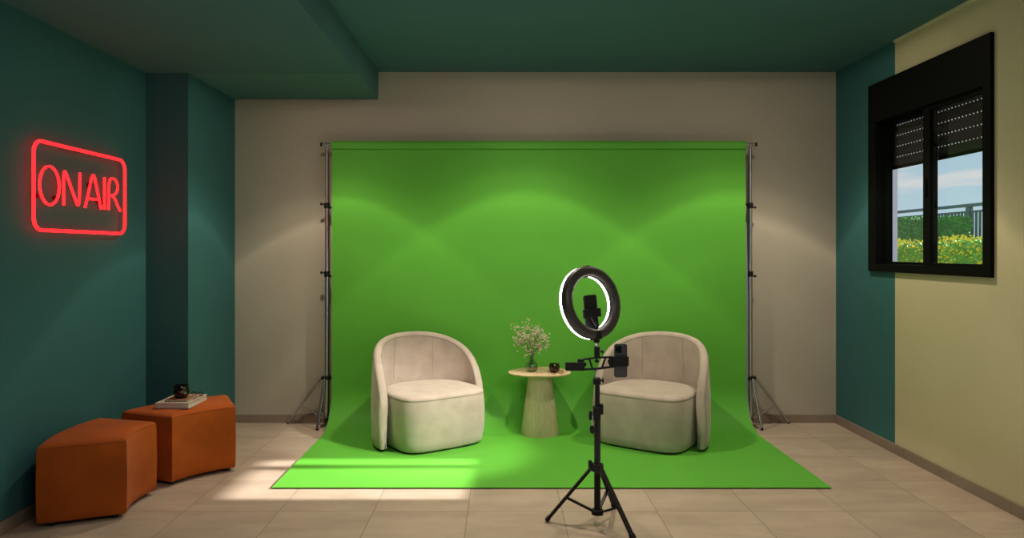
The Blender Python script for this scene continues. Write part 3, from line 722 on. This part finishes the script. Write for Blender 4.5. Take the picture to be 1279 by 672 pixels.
# ------------------------------------------------------------------ light
WARM = (1.0, 0.84, 0.64); WARM2 = (1.0, .92, .80)
def fill_spot(x, y, z, half, blend, power, col=WARM, r=.025):  # spots added as fill, without fixtures
    l = bpy.data.lights.new('downlight_or_fill', 'SPOT'); l.energy = power; l.color = col; l.spot_size = 2*math.radians(half); l.spot_blend = blend; l.shadow_soft_size = r
    o = bpy.data.objects.new('downlight_or_fill', l); C.objects.link(o); o.location = (x, y, z); return o
PROFILE = [(0,.92),(28,.98),(31.5,1.02),(33,1.12),(34.5,.98),(40,1.02),(42,1.06),(43,1.28),(44.2,.74),(46.5,.50),(49,.40),(51.5,.23),(58,.13),(70,.08),(86,.045),(90,0)]
def downlight_or_fill(x, y, z, power):
    l = bpy.data.lights.new('downlight_or_fill', 'POINT'); l.energy = power; l.color = WARM; l.shadow_soft_size = .05; l.use_nodes = True
    nt = l.node_tree; em = nt.nodes['Emission']; tc = nt.nodes.new('ShaderNodeTexCoord'); sp = nt.nodes.new('ShaderNodeSeparateXYZ'); nt.links.new(tc.outputs['Normal'], sp.inputs[0])
    ac = nt.nodes.new('ShaderNodeMath'); ac.operation = 'ARCCOSINE'
    ng = nt.nodes.new('ShaderNodeMath'); ng.operation = 'MULTIPLY'; ng.inputs[1].default_value = -1.0
    nt.links.new(sp.outputs[2], ng.inputs[0]); nt.links.new(ng.outputs[0], ac.inputs[0])
    dv = nt.nodes.new('ShaderNodeMath'); dv.operation = 'DIVIDE'; dv.inputs[1].default_value = PI/2; nt.links.new(ac.outputs[0], dv.inputs[0])
    cr = nt.nodes.new('ShaderNodeValToRGB'); nt.links.new(dv.outputs[0], cr.inputs[0]); el = cr.color_ramp.elements
    while len(el) > 2: el.remove(el[-1])
    for i, (t, v) in enumerate(PROFILE):
        e = el[i] if i == 0 else (el[-1] if i == len(PROFILE)-1 else el.new(t/90)); 
        if i == 0: e.position = 0
        if i == len(PROFILE)-1: e.position = 1
        e.color = (v/1.3, v/1.3, v/1.3, 1)
    nt.links.new(cr.outputs[0], em.inputs['Strength'])
    o = bpy.data.objects.new('downlight_or_fill', l); C.objects.link(o); o.location = (x, y, z); return o
downlight_or_fill(-1.27, 4.86, 2.585, 128)
downlight_or_fill(.18, 4.68, 2.79, 155)
downlight_or_fill(1.82, 4.68, 2.79, 155)
for x, y in ((-.2, 2.0), (1.3, 2.0)):  # two unseen fill spots added for the foreground floor and ottomans
    fill_spot(x, y, 2.58 if x < -.99 else 2.79, 60, .8, 32)
def area(loc, rot, sx, sy, power, col):  # unseen panels added as soft fill, one overhead and one near the floor
    l = bpy.data.lights.new('ambient_fill', 'AREA'); l.shape = 'RECTANGLE'; l.size = sx; l.size_y = sy; l.energy = power; l.color = col
    o = bpy.data.objects.new('ambient_fill', l); C.objects.link(o); o.location = loc; o.rotation_euler = rot; return o
area((0.9, .6, 2.75), (math.radians(20), 0, 0), 2.6, 1.6, 52, (1.0, .93, .84))
area((0.2, 2.4, .25), (PI, 0, 0), 4.0, 3.0, 16, (1.0, .93, .88))
aim = fill_spot(1.5, 3.3, 2.78, 12.5, .6, 700, WARM2, r=.08); aim.rotation_euler = (Vector((-.42, 4.9, .25))-Vector((1.5, 3.3, 2.78))).to_track_quat('-Z', 'Y').to_euler()  # unseen spot added to brighten the front of the left armchair
# sun through the window, straight along -X
sl = bpy.data.lights.new('sun', 'SUN'); sl.energy = 16.0; sl.angle = math.radians(.9); sl.color = (1.0, .93, .84)
so_ = bpy.data.objects.new('sun', sl); C.objects.link(so_)
dv = Vector((-1, 0, -.450)).normalized(); so_.rotation_euler = dv.to_track_quat('-Z', 'Y').to_euler(); so_.location = (12, 4, 6)

# sky with light clouds
wd = bpy.data.worlds.new('sky'); bpy.context.scene.world = wd; wd.use_nodes = True; nt = wd.node_tree; L = nt.links.new
bg = nt.nodes['Background']; tc = nt.nodes.new('ShaderNodeTexCoord'); sx = nt.nodes.new('ShaderNodeSeparateXYZ'); L(tc.outputs['Generated'], sx.inputs[0])
cr = nt.nodes.new('ShaderNodeValToRGB'); L(sx.outputs[2], cr.inputs[0])
cr.color_ramp.elements[0].position = 0.0; cr.color_ramp.elements[0].color = (.50, .66, .72, 1)
cr.color_ramp.elements[1].position = .35; cr.color_ramp.elements[1].color = (.26, .46, .62, 1)
mp = nt.nodes.new('ShaderNodeMapping'); mp.inputs['Scale'].default_value = (1, 1, 5.0); mp.inputs['Location'].default_value = (.3, .1, .15); L(tc.outputs['Generated'], mp.inputs[0])
nz_ = nt.nodes.new('ShaderNodeTexNoise'); nz_.inputs['Scale'].default_value = 3.2; nz_.inputs['Detail'].default_value = 7; L(mp.outputs[0], nz_.inputs['Vector'])
c2 = nt.nodes.new('ShaderNodeValToRGB'); mr = nt.nodes.new('ShaderNodeMapRange'); mr.interpolation_type = 'SMOOTHSTEP'; L(sx.outputs[2], mr.inputs['Value']); mr.inputs['From Min'].default_value = .17; mr.inputs['From Max'].default_value = .11; mr.inputs['To Min'].default_value = -.2; mr.inputs['To Max'].default_value = .0
m3 = nt.nodes.new('ShaderNodeMapRange'); m3.interpolation_type = 'SMOOTHSTEP'; L(sx.outputs[2], m3.inputs['Value']); m3.inputs['From Min'].default_value = .04; m3.inputs['From Max'].default_value = .085; m3.inputs['To Min'].default_value = -.12; m3.inputs['To Max'].default_value = .12
a1 = nt.nodes.new('ShaderNodeMath'); a1.operation = 'ADD'; L(mr.outputs[0], a1.inputs[0]); L(m3.outputs[0], a1.inputs[1])
a2 = nt.nodes.new('ShaderNodeMath'); a2.operation = 'ADD'; L(a1.outputs[0], a2.inputs[0]); L(nz_.outputs['Fac'], a2.inputs[1])
L(a2.outputs[0], c2.inputs[0]); c2.color_ramp.elements[0].position = .50; c2.color_ramp.elements[1].position = .59
mx = nt.nodes.new('ShaderNodeMix'); mx.data_type = 'RGBA'; L(c2.outputs[0], mx.inputs[0]); L(cr.outputs[0], mx.inputs[6]); mx.inputs[7].default_value = (.80, .74, .70, 1)
L(mx.outputs[2], bg.inputs[0]); bg.inputs[1].default_value = 1.0

# ------------------------------------------------------------------ camera
cam = bpy.data.cameras.new('camera'); co = bpy.data.objects.new('camera', cam); C.objects.link(co)
co.location = (0, 0, EYE); co.rotation_euler = (PI/2, 0, 0); cam.sensor_width = 36; cam.lens = 36*F/1279
cam.shift_x = (639.5-VX)/1279; cam.shift_y = -(336-VY)/1279; cam.clip_start = .05; cam.clip_end = 200
sc = bpy.context.scene; sc.camera = co
sc.view_settings.view_transform = 'Standard'; sc.view_settings.look = 'None'; sc.view_settings.exposure = 0; sc.view_settings.gamma = 1
sc.cycles.use_denoising = True; sc.cycles.max_bounces = 8; sc.cycles.diffuse_bounces = 5; sc.cycles.transparent_max_bounces = 16
sc.cycles.sample_clamp_indirect = 4; sc.cycles.caustics_reflective = False; sc.cycles.caustics_refractive = False
